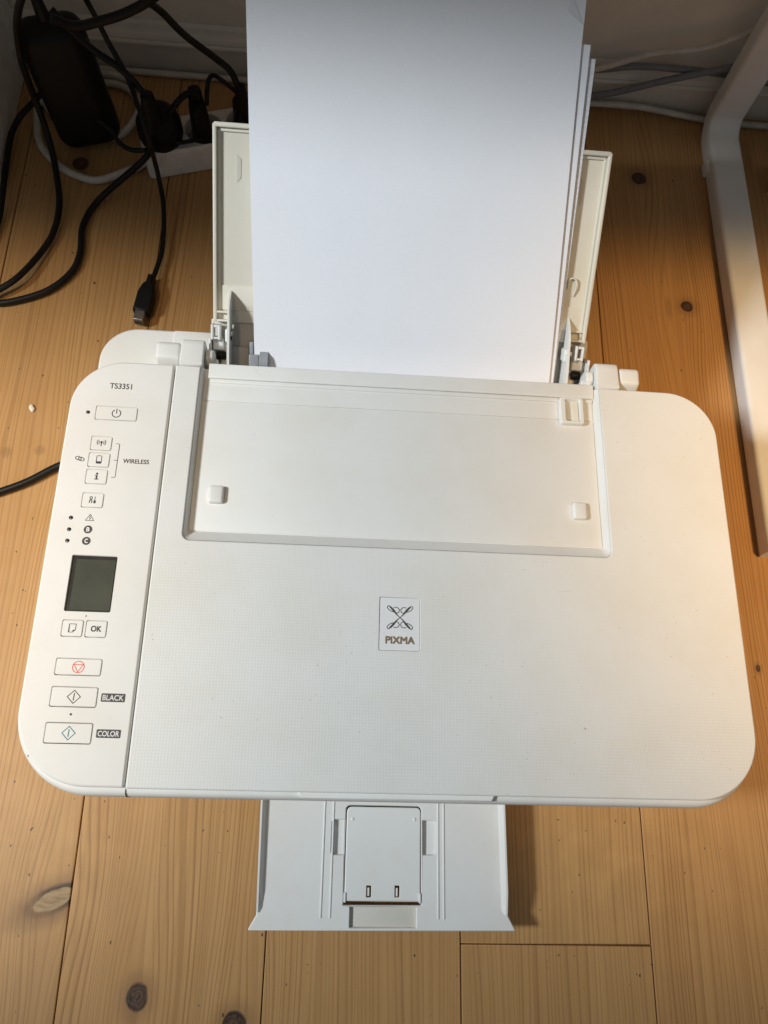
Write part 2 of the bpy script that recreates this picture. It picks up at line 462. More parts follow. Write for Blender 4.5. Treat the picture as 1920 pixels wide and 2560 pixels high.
# body: one shell, lip a little wider than the lid, drawn in towards the floor
bm = bmesh.new(); prev = None
def bodyloop(d, back=.268):
    return rrect(-d, .435+d, -d-.0006, back, (.043+d, .039+d, .034, .034), 18)
for z, d in ((.004, -.014), (.0045, -.0135), (.03, -.006), (.09, .0012), (.118, .0036), (.128, .0040), (.1335, .0034), (.1358, .0018), (.1364, .0002)):
    L = ring(bm, bodyloop(d), z)
    if prev: bridge(bm, prev, L)
    else: fill(bm, [L])
    prev = L
fill(bm, [prev])
finish(bm, 'body', 'white', PR, 50)
for fx, fy in ((.05, .04), (.385, .04), (.05, .25), (.385, .25)):
    lathe('rubber_foot', [(.008, 0), (.009, .002), (.009, .0045)], 'black', PR, 16, Matrix.Translation((fx, fy, 0)))
prism('front_seam', [(-.0048, .127), (-.0043, .1338), (-.0027, .1361), (-.0009, .1367), (.001, .1360), (.001, .127)], .0634, .0639, 'gap', PR, bev=0)
# rear housing either side of the paper slot and below it
plate('rear_housing', rrect(.0062, .0833, .20, .3095, (.002, .002, .004, .026), 8), .1200, .112, 'white', PR, ch=.0015)
plate('rear_housing', rrect(.3525, .4290, .20, .2775, (.002, .002, .020, .002), 8), .1200, .112, 'white', PR, ch=.0015)
rbox('housing_step', .0560, .0826, .2935, .3085, .118, .1216, .0006, 'white', PR)
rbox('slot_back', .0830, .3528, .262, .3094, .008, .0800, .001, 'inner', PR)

# control panel with real button wells
Bt = {'power': (.0178, .0440, .2251, .2345), 'network': (.0178, .0306, .2035, .2129), 'device': (.0178, .0307, .1920, .2014), 'info': (.0178, .0307, .1805, .1900),
 'setup': (.0177, .0305, .1647, .1741), 'paper': (.0175, .0294, .0839, .0935), 'ok': (.0313, .0432, .0839, .0935), 'stop': (.0173, .0432, .0615, .0709),
 'black': (.0172, .0431, .0436, .0546), 'color': (.0170, .0429, .0234, .0345)}
def wellr(k): a = Bt[k]; return rrect(a[0]-.0003, a[1]+.0003, a[2]-.0003, a[3]+.0003, .0011, 5)
leds = [(.0129, .2298), (.01265, .1574), (.01265, .1498), (.01265, .1425)]
def circ(cx, cy, r, n=16): return [(cx+r*math.cos(2*math.pi*i/n), cy+r*math.sin(2*math.pi*i/n)) for i in range(n)]
LCD = (.0170, .0440, .0989, .1337)
holes = [wellr(k) for k in Bt]+[circ(x, y, .00125) for x, y in leds]+[rrect(*LCD, .0010, 4)]
pout = rrect(.0003, GX-.0009, .0004, .2680, (.0425, .0012, .0012, .0335), 18)
PN = plate('control_panel', pout, ZT, .0072, 'panel', PR, holes=holes, ch=.0012, hch=.0002)
rbox('well_floor', .008, .058, .016, .245, .1372, .1405, 0, 'gap', PN)
BM_ = {}
for k, (a, b, c, d) in Bt.items():
    BM_[k] = plate('button', rrect(a+.00012, b-.00012, c+.00012, d-.00012, .0009, 5), ZT+.00022, .0035, 'panel', PN, ch=.00028)
    BM_[k]['label'] = {'power': 'wide power button with ring and bar symbol', 'network': 'small network button with aerial symbol', 'device': 'small button with phone symbol',
      'info': 'small information button with letter i', 'setup': 'small setup button with tool symbols', 'paper': 'paper select button with sheet symbol', 'ok': 'OK button beside the paper button',
      'stop': 'wide stop button with red triangle in a circle', 'black': 'wide start button marked BLACK with dark diamond', 'color': 'wide start button marked COLOR with teal diamond'}[k]
for x, y in leds:
    lathe('indicator_light', [(.00112, .1405), (.00112, .1446), (.0008, .1448)], 'led', PN, 16, Matrix.Translation((x, y, 0)))
scr = plate('screen', rrect(LCD[0]+.0001, LCD[1]-.0001, LCD[2]+.0001, LCD[3]-.0001, .0008, 4), ZT-.0011, .002, 'lcdedge', PN, ch=.0001)
plate('screen_glass', rrect(LCD[0]+.0026, LCD[1]-.0009, LCD[2]+.0011, LCD[3]-.0024, .0004, 3), ZT-.00085, .0002, 'lcd', scr, ch=.00005)

zp = ZT+.00008; zb = ZT+.00030
# lettering on the panel
text('lettering', 'TS3351', .0242, .0383, .2477, .2516, zp, 'ink', PN, .00014)
text('lettering', 'WIRELESS', .0393, .0554, .1953, .1982, zp, 'ink', PN, .00012)
bm = bmesh.new(); ribbon(bm, [(.0334, .2084), (.0352, .2084), (.0357, .2079), (.0357, .1857), (.0352, .1852), (.0333, .1852)], .00034, zp); ribbon(bm, [(.0333, .1969), (.0356, .1969)], .00034, zp); flat(bm, 'bracket_mark', 'ink', PN)
bm = bmesh.new()
for cx, ph in ((.01135, 12), (.01325, -12)):
    ribbon(bm, [(cx+math.cos(R(-20))*p[0]-math.sin(R(-20))*p[1], .1969+(cx-.0123)*-.25+math.sin(R(-20))*p[0]+math.cos(R(-20))*p[1]) for p in arc(0, 0, .0019, .00115, 0, 340, 20)], .00048, zp, True)
flat(bm, 'link_symbol', 'ink', PN)
bm = bmesh.new(); ribbon(bm, [(.0240, .1600), (.0215, .1559), (.0265, .1559)], .00036, zp, True); ribbon(bm, [(.0243, .1588), (.0236, .1576), (.0244, .1576), (.0239, .1564)], .00036, zp); flat(bm, 'warning_symbol', 'ink', PN)
for s, y in (('B', .1501), ('C', .1427)):
    bm = bmesh.new(); poly(bm, circ(.0239, y, .0026, 28), zp); dsk = flat(bm, 'cartridge_mark', 'ink', PN)
    text('lettering', s, .0230, .0248, y-.0013, y+.0013, zp+.00008, 'inkwhite', dsk, .0002)
for s, y0, y1 in (('BLACK', .0468, .0516), ('COLOR', .0268, .0315)):
    bm = bmesh.new(); poly(bm, rrect(.0454, .0590, y0, y1, .0006, 4), zp); tg = flat(bm, 'name_tag', 'ink', PN)
    text('lettering', s, .0463, .0581, y0+.0009, y1-.0009, zp+.00008, 'inkwhite', tg, .0001)
bm = bmesh.new(); poly(bm, circ(.0298, .0393, .0007, 14), zp); flat(bm, 'dot_mark', 'ink', PN)
bm = bmesh.new(); ribbon(bm, [(.0304, .0969), (.0302, .0956)], .0004, zp); flat(bm, 'tick_mark', 'ink', PN)
# button symbols
B = BM_
def icon(k, fn, mat='ink'):
    bm = bmesh.new(); fn(bm); flat(bm, 'symbol', mat, B[k])
def f(bm):
    ribbon(bm, arc(.0309, .2297, .0027, .0027, 118, 422, 30), .00058, zb); ribbon(bm, [(.0309, .2331), (.0309, .2296)], .00058, zb)
icon('power', f)
def f(bm):
    x, y = .0242, .2083
    poly(bm, circ(x, y+.0006, .00075, 12), zb); ribbon(bm, [(x, y+.0006), (x, y-.0022)], .0006, zb)
    for sgn in (0, 180):
        for r_ in (.0016, .0027): ribbon(bm, arc(x, y+.0004, r_, r_*.95, sgn-42, sgn+42, 10), .00045, zb)
icon('network', f)
def f(bm):
    ribbon(bm, rrect(.0227, .0258, .1942, .1994, .0006, 3), .00042, zb, True); poly(bm, rrect(.0228, .0257, .1942, .1956, .0004, 3), zb)
icon('device', f)
def f(bm):
    x, y = .0243, .1852
    poly(bm, circ(x+.0001, y+.0019, .00075, 14), zb); poly(bm, [(x-.0005, y-.0016), (x+.0006, y-.0016), (x+.0006, y+.0009), (x-.0005, y+.0009)], zb)
    poly(bm, [(x-.0013, y-.0021), (x+.0014, y-.0021), (x+.0014, y-.00161), (x-.0013, y-.00161)], zb); poly(bm, [(x-.0012, y+.0005), (x-.00052, y+.0005), (x-.00052, y+.0009), (x-.0012, y+.0009)], zb)
icon('info', f)
def f(bm):
    x, y = .0241, .1694
    ribbon(bm, arc(x-.0011, y+.0013, .0007, .0009, -60, 240, 14), .0005, zb)
    ribbon(bm, [(x-.0008, y+.0006), (x-.0018, y-.0005), (x-.0018, y-.0021)], .00055, zb); ribbon(bm, [(x-.0014, y+.0006), (x-.0004, y-.0005), (x-.0004, y-.0021)], .00055, zb)
    ribbon(bm, [(x+.0013, y+.0023), (x+.0013, y-.0002)], .0004, zb); poly(bm, rrect(x+.0006, x+.0020, y-.0022, y-.0002, .0004, 3), zb)
icon('setup', f)
def f(bm):
    ribbon(bm, [(.0216, .0912), (.0254, .0912), (.0254, .0878), (.0238, .0863), (.0216, .0863)], .00042, zb, True); poly(bm, [(.0238, .0863), (.0254, .0878), (.0239, .0877)], zb)
icon('paper', f)
text('lettering', 'OK', .0343, .0402, .0871, .0904, zb, 'ink', B['ok'], .00026)
def f(bm):
    x, y = .0302, .0661
    ribbon(bm, arc(x, y, .0033, .0033, 0, 355, 36), .00045, zb, True); ribbon(bm, [(x-.0026, y+.0014), (x+.0026, y+.0014), (x, y-.0029)], .00045, zb, True)
icon('stop', f, 'inkred')
for k, y, mt in (('black', .0491, 'ink'), ('color', .02895, 'inkteal')):
    def f(bm):
        x = .0301
        ribbon(bm, [(x-.0037, y), (x, y+.0037), (x+.0037, y), (x, y-.0037)], .00045, zb, True); ribbon(bm, [(x+.0001, y+.0021), (x-.0001, y-.0021)], .00055, zb)
    icon(k, f, mt)

# scanner lid: U-shaped top face around a recess that is open to the back
RX0, RX1, RY = .0814, .3540, .1463
o_loop = rrect(GX, .4347, 0, .2680, (.0012, .039, .0335, .001), 18)
bl = [p for p in o_loop]
# split the outer loop on the back edge and insert the notch
i0 = [i for i in range(len(bl)) if abs(bl[i][1]-.2680) < 1e-6 and bl[i][0] > .38][-1]
rn = .0045
notch = [(RX1, .2680)]+[(RX1-rn+rn*math.cos(R(-a)), RY+rn+rn*math.sin(R(-a))) for a in range(0, 91, 15)]
notch += [(RX0+rn-rn*math.sin(R(a)), RY+rn-rn*math.cos(R(a))) for a in range(0, 91, 15)]+[(RX0, .2680)]
lid_loop = bl[:i0+1]+notch+bl[i0+1:]
BG = (.2051, .2300, .0818, .1146)
LID = plate('scanner_lid', lid_loop, ZT, .0072, 'lid', PR, holes=[rrect(*BG, .0008, 3)], ch=.0009, hch=.0003)
# recess walls and floor
bm = bmesh.new()
top = [(RX1-.0001, .2680)]+[(RX1-.0001-rn+rn*math.cos(R(-a)), RY+.0001+rn+rn*math.sin(R(-a))) for a in range(0, 91, 15)]+[(RX0+.0001+rn-rn*math.sin(R(a)), RY+.0001+rn-rn*math.cos(R(a))) for a in range(0, 91, 15)]+[(RX0+.0001, .2680)]
fx0, fx1, fy, r2 = RX0+.0022, RX1-.0032, RY+.0080, .0022
bot = [(fx1, .2700)]+[(fx1-r2+r2*math.cos(R(-a)), fy+r2+r2*math.sin(R(-a))) for a in range(0, 91, 15)]+[(fx0+r2-r2*math.sin(R(a)), fy+r2-r2*math.cos(R(a))) for a in range(0, 91, 15)]+[(fx0, .2700)]
ta = [bm.verts.new((p[0], p[1], ZT-.0007)) for p in top]; tb = [bm.verts.new((p[0], p[1], .1378)) for p in bot]
for i in range(len(ta)-1): bm.faces.new((ta[i], ta[i+1], tb[i+1], tb[i]))
bm.faces.new(tb)
finish(bm, 'lid_recess', 'white', LID, 25)
rbox('recess_strip', fx0+.0004, fx1-.0002, .2460, .2640, .1370, .1386, .0002, 'white', LID)
rbox('recess_panel', fx0+.0003, fx1-.0002, fy+.0004, .2454, .1370, .1386, .0003, 'white', LID)
prism('slot_ledge', [(.2622, .1365), (.2622, .1402), (.2630, .1407), (.2722, .1412), (.2730, .1405), (.2730, .1330), (.262, .1330)], .0862, .3514, 'white', LID, bev=.0003)
prism('ledge_edge', [(.2588, .1380), (.2592, .1396), (.2614, .1400), (.2616, .1380)], .0880, .3505, 'white', LID, bev=.0002)
for a, b in ((.0940, .1038), (.3317, .3412)):
    rbox('stopper', a, b, .1728, .1846, .1370, .1422, .0018, 'white', LID, 4)
la = plate('latch', rrect(.3268, .3432, .2414, .2612, .0016, 4), .1428, .0050, 'white', LID, holes=[rrect(.3306, .3404, .2436, .2596, .0006, 3)], ch=.0006, hch=.0005)
rbox('latch_tab', .3352, .3402, .2440, .2592, .1380, .1405, .0008, 'cream', la)
plate('lid_grip', [(.1612, .0012), (.1612, -.0002), (.1626, -.0030), (.2732, -.0030), (.2748, -.0002), (.2748, .0012)], .1392, .0034, 'white', LID, ch=.0005)
# badge
bd = plate('badge', rrect(BG[0]+.0002, BG[1]-.0002, BG[2]+.0002, BG[3]-.0002, .0006, 3), ZT-.0005, .002, 'badge', LID, ch=.0002)
bd['label'] = 'small square badge with curled X emblem'
zl = ZT-.0004; u = .0298e-3; cx, cy = .2177, .1022
bm = bmesh.new()
for sx in (-1, 1):
    for sy in (-1, 1):
        S = [(0, 0, 11), (-60, 55, 22), (-130, 140, 44), (-190, 205, 36), (-230, 238, 15), (-252, 232, 12), (-262, 205, 12), (-238, 165, 12), (-190, 132, 12), (-135, 112, 12)]
        Cc = catmull([(a, b, 0) for a, b, _ in S], 5); W = []
        for i in range(len(S)-1):
            for k in range(5): W.append(S[i][2]+(S[i+1][2]-S[i][2])*k/5)
        W.append(S[-1][2])
        ribbon(bm, [(cx+sx*p.x*u, cy+sy*p.y*u) for p in Cc], [max(q, 15)*u for q in W], zl)
        C2 = catmull([(-130, 200, 0), (-95, 212, 0), (-50, 203, 0), (-20, 170, 0), (-18, 130, 0), (-45, 98, 0), (-85, 90, 0)], 5)
        ribbon(bm, [(cx+sx*p.x*u, cy+sy*p.y*u) for p in C2], 15*u, zl+.00002)
flat(bm, 'emblem', 'ink', bd)
text('lettering', 'PIXMA', .2092, .2267, .0862, .0903, zl, 'bronze', bd, .00045)

# hinge covers and joints
def hinge(x0, x1, name, side):
    pr = [(.2684, .118), (.2684, ZT-.0002), (.2700, ZT), (.2845, ZT), (.2882, ZT-.0010), (.2902, ZT-.0042), (.2906, .118)]
    h = prism(name, pr, x0, x1, 'white', PR, bev=.0012, seg=3)
    return h
hinge(.0668, .0822, 'hinge_cover', 0); hinge(.3532, .3692, 'hinge_cover', 1)
prism('hinge_side', [(.2692, .112), (.2692, .1300), (.2770, .1405), (.2835, .1405), (.2870, .1340), (.2880, .112)], .0823, .0880, 'white', PR, bev=.0016, seg=3)
prism('hinge_side', [(.2692, .112), (.2692, .1300), (.2770, .1405), (.2835, .1405), (.2870, .1340), (.2880, .112)], .3476, .3531, 'white', PR, bev=.0016, seg=3)
for a, b in ((.0500, .0663), (.3700, .3848)):
    prism('hinge_joint', [(.2700, .119), (.2706, .1360), (.2742, .1435), (.2850, .1440), (.2872, .1410), (.2876, .119)], a, b, 'white', PR, bev=.0022, seg=4)
lathe('hinge_pin', [(.0030, 0), (.0030, .006), (.0012, .0065)], 'blackmat', PR, 14, Matrix.Translation((.0880, .2880, .126)) @ Matrix.Rotation(R(90), 4, 'Y'))
lathe('hinge_pin', [(.0030, 0), (.0030, .006), (.0012, .0065)], 'blackmat', PR, 14, Matrix.Translation((.3415, .2880, .126)) @ Matrix.Rotation(R(90), 4, 'Y'))

# rear paper support, leaning back
A = R(38.6)
TM = Matrix(((1, 0, 0, 0), (0, math.cos(A), -math.sin(A), .2852), (0, math.sin(A), math.cos(A), .12), (0, 0, 0, 1)))  # (x, s, n) -> world
tl_ = rrect(.0856, .3487, .0285, .1545, (.003, .003, .004, .004), 5)
RT = plate('rear_tray', tl_, -.0016, .0030, 'cream', PR, ch=.0004, xf=TM)
def rim(name, x0, x1, s0, s1, n0, n1, bev=.0008, mat='cream', par=None): return rbox(name, x0, x1, s0, s1, n0, n1, bev, mat, par or RT, 3, TM)
rim('tray_rim', .0856, .0882, .0290, .1540, -.0044, .0030); rim('tray_rim', .3461, .3487, .0290, .1540, -.0044, .0030); rim('tray_rim', .0865, .3478, .1518, .1548, -.0044, .0030)
rim('tray_inner_ledge', .0882, .0902, .0300, .1518, -.0020, .0000, .0005); rim('tray_inner_ledge', .0882, .3461, .1496, .1518, -.0020, .0000, .0005)
rim('tray_inner_ledge', .3441, .3461, .0300, .1518, -.0020, .0000, .0005)
rim('tray_lower_panel', .0890, .3455, .0370, .0535, -.0020, -.0008, .0003)
rim('tray_rib', .0880, .0975, .0350, .0364, -.0020, .0028, .0004); rim('tray_rib', .0880, .0975, .0292, .0306, -.0020, .0030, .0004)
rim('tray_rib', .3350, .3470, .0360, .0374, -.0020, .0020, .0004); rim('tray_rib', .3350, .3470, .0296, .0312, -.0020, .0030, .0004)
# slots for the extension and a wire-like hook
plate('finger_slot', [(.1009, .1195), (.1037, .1222), (.1037, .1338), (.1009, .1365)], -.0013, .0006, 'inner', RT, ch=.0001, xf=TM)
plate('finger_slot', [(.3318, .1200), (.3334, .1222), (.3330, .1350), (.3310, .1375)], -.0013, .0006, 'inner', RT, ch=.0001, xf=TM)
bm = bmesh.new(); tube_bm(bm, catmull([(.3314, .0660, 0.0), (.3312, .0705, .0005), (.3325, .0727, .0006), (.3348, .0728, .0006), (.3366, .0712, .0006), (.3370, .0660, .0003), (.3357, .0608, -.0008)], 6), .0006, 8); finish(bm, 'tray_hook', 'cream', RT, 60, TM)
text('lettering', 'A4', .1125, .1165, .0505, .0535, 0, 'inner', RT).data.transform(TM @ Matrix.Translation((0, 0, -.0005)))
for i in range(6):
    rbox('scale_mark', .1040+i*.0017, .1043+i*.0017, .0375, .0402, -.0009, -.00065, 0, 'inner', RT, 1, TM)
# slot floor below the tray and side walls of the paper path
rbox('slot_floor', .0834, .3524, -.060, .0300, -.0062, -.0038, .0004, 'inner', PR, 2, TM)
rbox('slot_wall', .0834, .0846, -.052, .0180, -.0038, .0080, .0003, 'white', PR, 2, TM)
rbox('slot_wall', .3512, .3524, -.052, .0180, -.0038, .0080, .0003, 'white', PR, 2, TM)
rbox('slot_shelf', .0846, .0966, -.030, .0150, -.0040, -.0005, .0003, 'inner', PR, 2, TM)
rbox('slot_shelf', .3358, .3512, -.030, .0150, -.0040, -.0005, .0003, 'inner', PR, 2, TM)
# tray hinge clips
for x0, sg in ((.0848, 1), (.3405, -1)):
    cl = rim('tray_clip', x0, x0+.0018, .0172, .0275, -.0010, .0090, .0006, 'white', PR)
    rim('clip_web', x0+.0018, x0+.0052, .0255, .0272, -.0010, .0085, .0005, 'white', cl); rim('clip_web', x0+.0018, x0+.0052, .0176, .0190, -.0010, .0085, .0005, 'white', cl)
    rim('clip_web', x0+.0048, x0+.0064, .0172, .0272, -.0010, .0088, .0006, 'white', cl); rim('clip_web', x0+.0005, x0+.0080, .0095, .0180, -.0030, .0030, .0008, 'white', cl)
for x0 in (.0946, .3325):
    cl = rim('clip_arm', x0, x0+.0036, .0160, .0250, -.0020, .0100, .0010, 'white', PR); rim('clip_nose', x0+.0008, x0+.0050, .0205, .0235, .0040, .0112, .0008, 'white', cl)
# paper guides: thin fins standing on the tray
def fin(x0, x1, prof, name):
    bm = bmesh.new(); a = [bm.verts.new((x0, p[0], p[1])) for p in prof]; b = [bm.verts.new((x1, p[0], p[1])) for p in prof]
    bm.faces.new(a); bm.faces.new(b[::-1]); bridge(bm, a, b)
    bmesh.ops.bevel(bm, geom=list(bm.edges), offset=.0003, segments=2, affect='EDGES'); return finish(bm, name, 'white', PR, 40, TM)
prof = [(-.022, -.0036), (-.022, .0150), (-.004, .0165), (.010, .0160), (.020, .0148), (.030, .0140), (.038, .0125), (.044, .0085), (.0492, .0015), (.0502, -.0012), (.030, -.0012), (.012, -.0036)]
g1 = fin(.0966, .0982, prof, 'paper_guide'); rim('guide_foot', .0982, .1100, -.022, .0120, -.0037, -.0010, .0004, 'inner', g1)
g2 = fin(.3342, .3358, [(-.022, -.0036), (-.022, .0150), (-.004, .0160), (.010, .0150), (.022, .0120), (.032, .0105), (.040, .0060), (.0465, -.0012), (.030, -.0012), (.012, -.0036)], 'paper_guide')
# small blocks at the ends of the slot, grey pick-up roller
rbox('end_block', .0832, .0908, .2737, .2800, .112, .1345, .0008, 'white', PR); rbox('end_block', .3455, .3540, .2737, .2805, .112, .1345, .0010, 'white', PR)
rbox('end_block', .0909, .0958, .2760, .2870, .105, .1240, .0005, 'cream', PR); rbox('end_block', .3372, .3440, .2760, .2890, .105, .1240, .0005, 'cream', PR)
rl = rim('roller_block', .1108, .1176, -.0080, .0085, -.0037, .0080, .0006, 'greyp', PR)
rim('roller_arm', .1108, .1138, .0080, .0165, -.0037, .0040, .0006, 'greyp', rl)
lathe('roller_wheel', [(.0060, 0), (.0078, .0006), (.0078, .0062), (.0060, .0068)], 'greyp', rl, 10, TM @ Matrix.Translation((.1179, .0032, .0045)) @ Matrix.Rotation(R(90), 4, 'Y'))

# output tray, pulled out at the front
zt = .050
T = [(.1340, .06), (.1362, -.0750), (.1317, -.0832), (.1319, -.0840), (.3050, -.0832), (.3054, -.0824), (.3006, -.0735), (.2994, .06)]
H1 = [(.1921, -.0688), (.2432, -.0684), (.2431, -.0105)]+arc(.2401, -.0106, .0030, .0030, 0, 90, 5)[1:]+arc(.1953, -.0106, .0033, .0030, 90, 180, 5)
def ccw(P):
    a = sum(P[i-1][0]*P[i][1]-P[i][0]*P[i-1][1] for i in range(len(P))); return P if a > 0 else P[::-1]
Hl = rrect(.1828, .1912, -.0385, -.0168, (.0022, .0003, .0003, .0022), 4); Hr = rrect(.2440, .2527, -.0378, -.0165, (.0003, .0022, .0022, .0003), 4)
Hp = rrect(.1966, .2400, -.0818, -.0698, .0003, 2)
OT = plate('output_tray', ccw(T), zt, .0030, 'tray', PR, holes=[ccw(H1), Hl, Hr, Hp], ch=.0007, hch=.0006)
for (a, b, c, d) in ((.1818, .1915, -.0395, -.0158), (.2437, .2537, -.0388, -.0155)):
    rbox('finger_recess', a, b, c, d, zt-.0056, zt-.0031, .0005, 'tray', OT)
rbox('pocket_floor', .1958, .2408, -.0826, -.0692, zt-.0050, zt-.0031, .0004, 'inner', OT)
for xa, xb, wv in ((.1342, .1362, 1), (.2996, .3004, -1)):
    bm = bmesh.new(); prev = None
    for y, h, k in ((.05, .0050, 0), (-.01, .0050, .3), (-.060, .0045, .9), (-.0735, .0006, 1)):
        x = xa+(xb-xa)*k; L = [bm.verts.new((x, y, zt-.0012)), bm.verts.new((x, y, zt+h)), bm.verts.new((x+wv*.0012, y, zt+h)), bm.verts.new((x+wv*.0046, y, zt-.0012))]
        if prev: bridge(bm, prev, L)
        else: bm.faces.new(L)
        prev = L
    bm.faces.new(prev[::-1]); finish(bm, 'side_rail', 'tray', OT, 30)
for x in (.1776, .1836, .2544, .2582):
    rbox('tray_ridge', x-.00055, x+.00055, -.0765, .05, zt-.001, zt+.0006, .0003, 'tray', OT)
FL = plate('tray_flap', rrect(.1926, .2427, -.0664, -.0084, (.0006, .0006, .0030, .0034), 5), zt-.0002, .0022, 'tray', OT, holes=[rrect(.2070, .2102, -.0640, -.0570, .0003, 2), rrect(.2257, .2289, -.0638, -.0568, .0003, 2)], ch=.0007, hch=.0003)
for x in (.2078, .2265): rbox('flap_catch', x, x+.0012, -.0632, -.0582, zt-.0022, zt-.0008, .0002, 'tray', FL)
for x, y in ((.1965, -.0163), (.2384, -.0159)): lathe('flap_pip', [(.0011, zt-.0005), (.0011, zt+.0001), (.0006, zt+.0005)], 'tray', FL, 12, Matrix.Translation((x, y, 0)))
for x in (.1922, .2416): rbox('flap_pivot', x, x+.0014, -.0672, -.0612, zt-.0018, zt+.0008, .0004, 'tray', FL)

XT = Matrix.Translation((.2183+.0023, -.0400-.0019, -.028)) @ Matrix.Diagonal((1.0486, 1.0486, 1, 1)) @ Matrix.Translation((-.2183, .0400, 0))
for o_ in [OT]+list(OT.children_recursive): o_.data.transform(XT)

# ================================================================== PAPER in the rear tray
PM = Matrix(((1, 0, 0, 0), (0, math.cos(.6744), -math.sin(.6744), .2758), (0, math.sin(.6744), math.cos(.6744), .12), (0, 0, 0, 1)))
def sheet(name, tr, yaw, n, th, mat, cut=None, seed=0):
    """tr = top right corner (x, s); width .21, length .297; slight waves."""
    c, s = math.cos(yaw), math.sin(yaw); nx, ny = 22, 30
    rnd = random.Random(seed); bm = bmesh.new(); G = {}
    def P(i, j, k):
        a = -(1-i/nx)*.21; b = -(1-j/ny)*.297
        x = tr[0]+a*c-b*s; y = tr[1]+a*s+b*c
        wv = 0.0
        return (x, y, n-th*k+wv)
    for k in (0, 1):
        for i in range(nx+1):
            for j in range(ny+1): G[i, j, k] = bm.verts.new(P(i, j, k))
    for k in (0, 1):
        for i in range(nx):
            for j in range(ny):
                if cut and i >= nx-cut and j >= ny-cut and (nx-i)+(ny-j) <= cut: continue
                if cut and i >= nx-cut and j >= ny-cut and (nx-i)+(ny-j) == cut+1:
                    bm.faces.new((G[i, j, k], G[i+1, j, k], G[i, j+1, k])); continue
                bm.faces.new((G[i, j, k], G[i+1, j, k], G[i+1, j+1, k], G[i, j+1, k]))
    be = [e for e in bm.edges if len(e.link_faces) == 1]
    idx = {v: q for q, v in G.items()}
    for e in be:
        q0, q1 = idx[e.verts[0]], idx[e.verts[1]]
        if q0[2] == 0 and q1[2] == 0:
            bm.faces.new((e.verts[0], e.verts[1], G[q1[0], q1[1], 1], G[q0[0], q0[1], 1]))
    loose = [v for v in bm.verts if not v.link_faces]; bmesh.ops.delete(bm, geom=loose, context='VERTS')
    return finish(bm, name, mat, None, 60, PM)
def fold_sheet():
    """top sheet with its upper right corner folded over"""
    o = sheet('paper_sheet', (.3164, .2462), .036, .0008, .00012, 'paper', cut=None, seed=3)
    me = o.data; bm = bmesh.new(); bm.from_mesh(me); inv = PM.inverted()
    bmesh.ops.transform(bm, matrix=inv, verts=bm.verts)
    a = Vector((.3173, .2315)); d = Vector((-.515, .857)); nrm = Vector((d.y, -d.x))   # fold line, normal pointing to the corner
    r = bmesh.ops.bisect_plane(bm, geom=list(bm.verts)+list(bm.edges)+list(bm.faces), plane_co=(a.x, a.y, 0), plane_no=(nrm.x, nrm.y, 0))
    for v in bm.verts:
        k = (Vector((v.co.x, v.co.y))-a).dot(nrm)
        if k > 1e-6:
            v.co.x -= nrm.x*2*k; v.co.y -= nrm.y*2*k; v.co.z += .0004+k*.10
    bmesh.ops.transform(bm, matrix=PM, verts=bm.verts); bm.to_mesh(me); bm.free()
    for p in me.polygons: p.use_smooth = False
    return o
tag(fold_sheet(), 'top sheet of white paper with its upper right corner folded over', 'paper')
tag(sheet('paper_sheet', (.3166, .2480), .0365, .0004, .00012, 'paper', seed=3), 'white sheet directly under the top sheet, seen at its folded corner', 'paper')
tag(sheet('paper_stack', (.3234, .2224), .022, -.0008, .0016, 'paper', seed=3), 'upper part of the paper stack, showing right of the top sheet', 'paper stack')
tag(sheet('paper_stack', (.3284, .2150), .004, -.0027, .0026, 'paperedge', seed=3), 'lowest part of the paper stack, its edge nearest the tray rim', 'paper stack')

# ================================================================== CABLES AND PLUGS at the left
def cable(name, P, r, mat, label, cat='cable', group=None, sub=8):
    o = tube(name, P, r, mat, None, sub); tag(o, label, cat, group); return o
cable('power_cable', [(-.0002, .5412, .05), (-.0115, .5404, .03), (-.0525, .5142, .006), (-.0643, .4853, .004), (-.0627, .455, .004), (-.0677, .4332, .004), (-.0859, .4124, .004), (-.1154, .3991, .004), (-.1314, .398, .004), (-.1304, .4025, .008), (-.1101, .4200, .010), (-.0945, .4542, .006), (-.0877, .48, .006), (-.0881, .5093, .008), (-.0965, .5464, .015), (-.1017, .565, .03), (-.1032, .5713, .05), (-.1037, .573, .07), (-.1008, .5694, .1), (-.0941, .5686, .13), (-.0806, .556, .16), (-.0597, .5319, .2), (-.04, .50, .26)], .0029, 'black', 'thick black cable looping forward over the boards to the left edge')
uc = empty('usb_cable'); tag(uc, 'thin black cable hanging down to a square metal plug behind the printer', 'cable')
tube('cord', [(.0058, .4300, .0085), (.0088, .4480, .008), (.0100, .4600, .008), (.0092, .4831, .008), (.0065, .5089, .012), (.0017, .5296, .02), (-.0004, .5368, .035), (.0027, .5266, .06), (-.0012, .5353, .085), (-.0124, .5627, .09), (-.0192, .5732, .1), (-.0283, .5823, .115), (-.0323, .5842, .13), (-.0367, .5837, .15), (-.0369, .5742, .17), (-.03, .55, .22)], .0022, 'black', uc)
um = Matrix.Translation((.0016, .4082, .0085)) @ Matrix.Rotation(math.atan2(.4285-.3859, .0047+.0010)-math.pi/2, 4, 'Z')
plate('plug_body', [(-.0070, -.0150), (.0070, -.0150), (.0072, .0040), (.0052, .0120), (.0030, .0150), (.0028, .0230), (-.0028, .0230), (-.0030, .0150), (-.0052, .0120), (-.0072, .0040)], .0052, .0104, 'blackmat', uc, ch=.0016, xf=um)
sh = prism('plug_shell', [(-.0250, -.0040), (-.0250, .0028), (-.0240, .0040), (-.0140, .0040), (-.0140, -.0040)], -.0042, .0042, 'steelplug', uc, bev=.0004, xf=um)
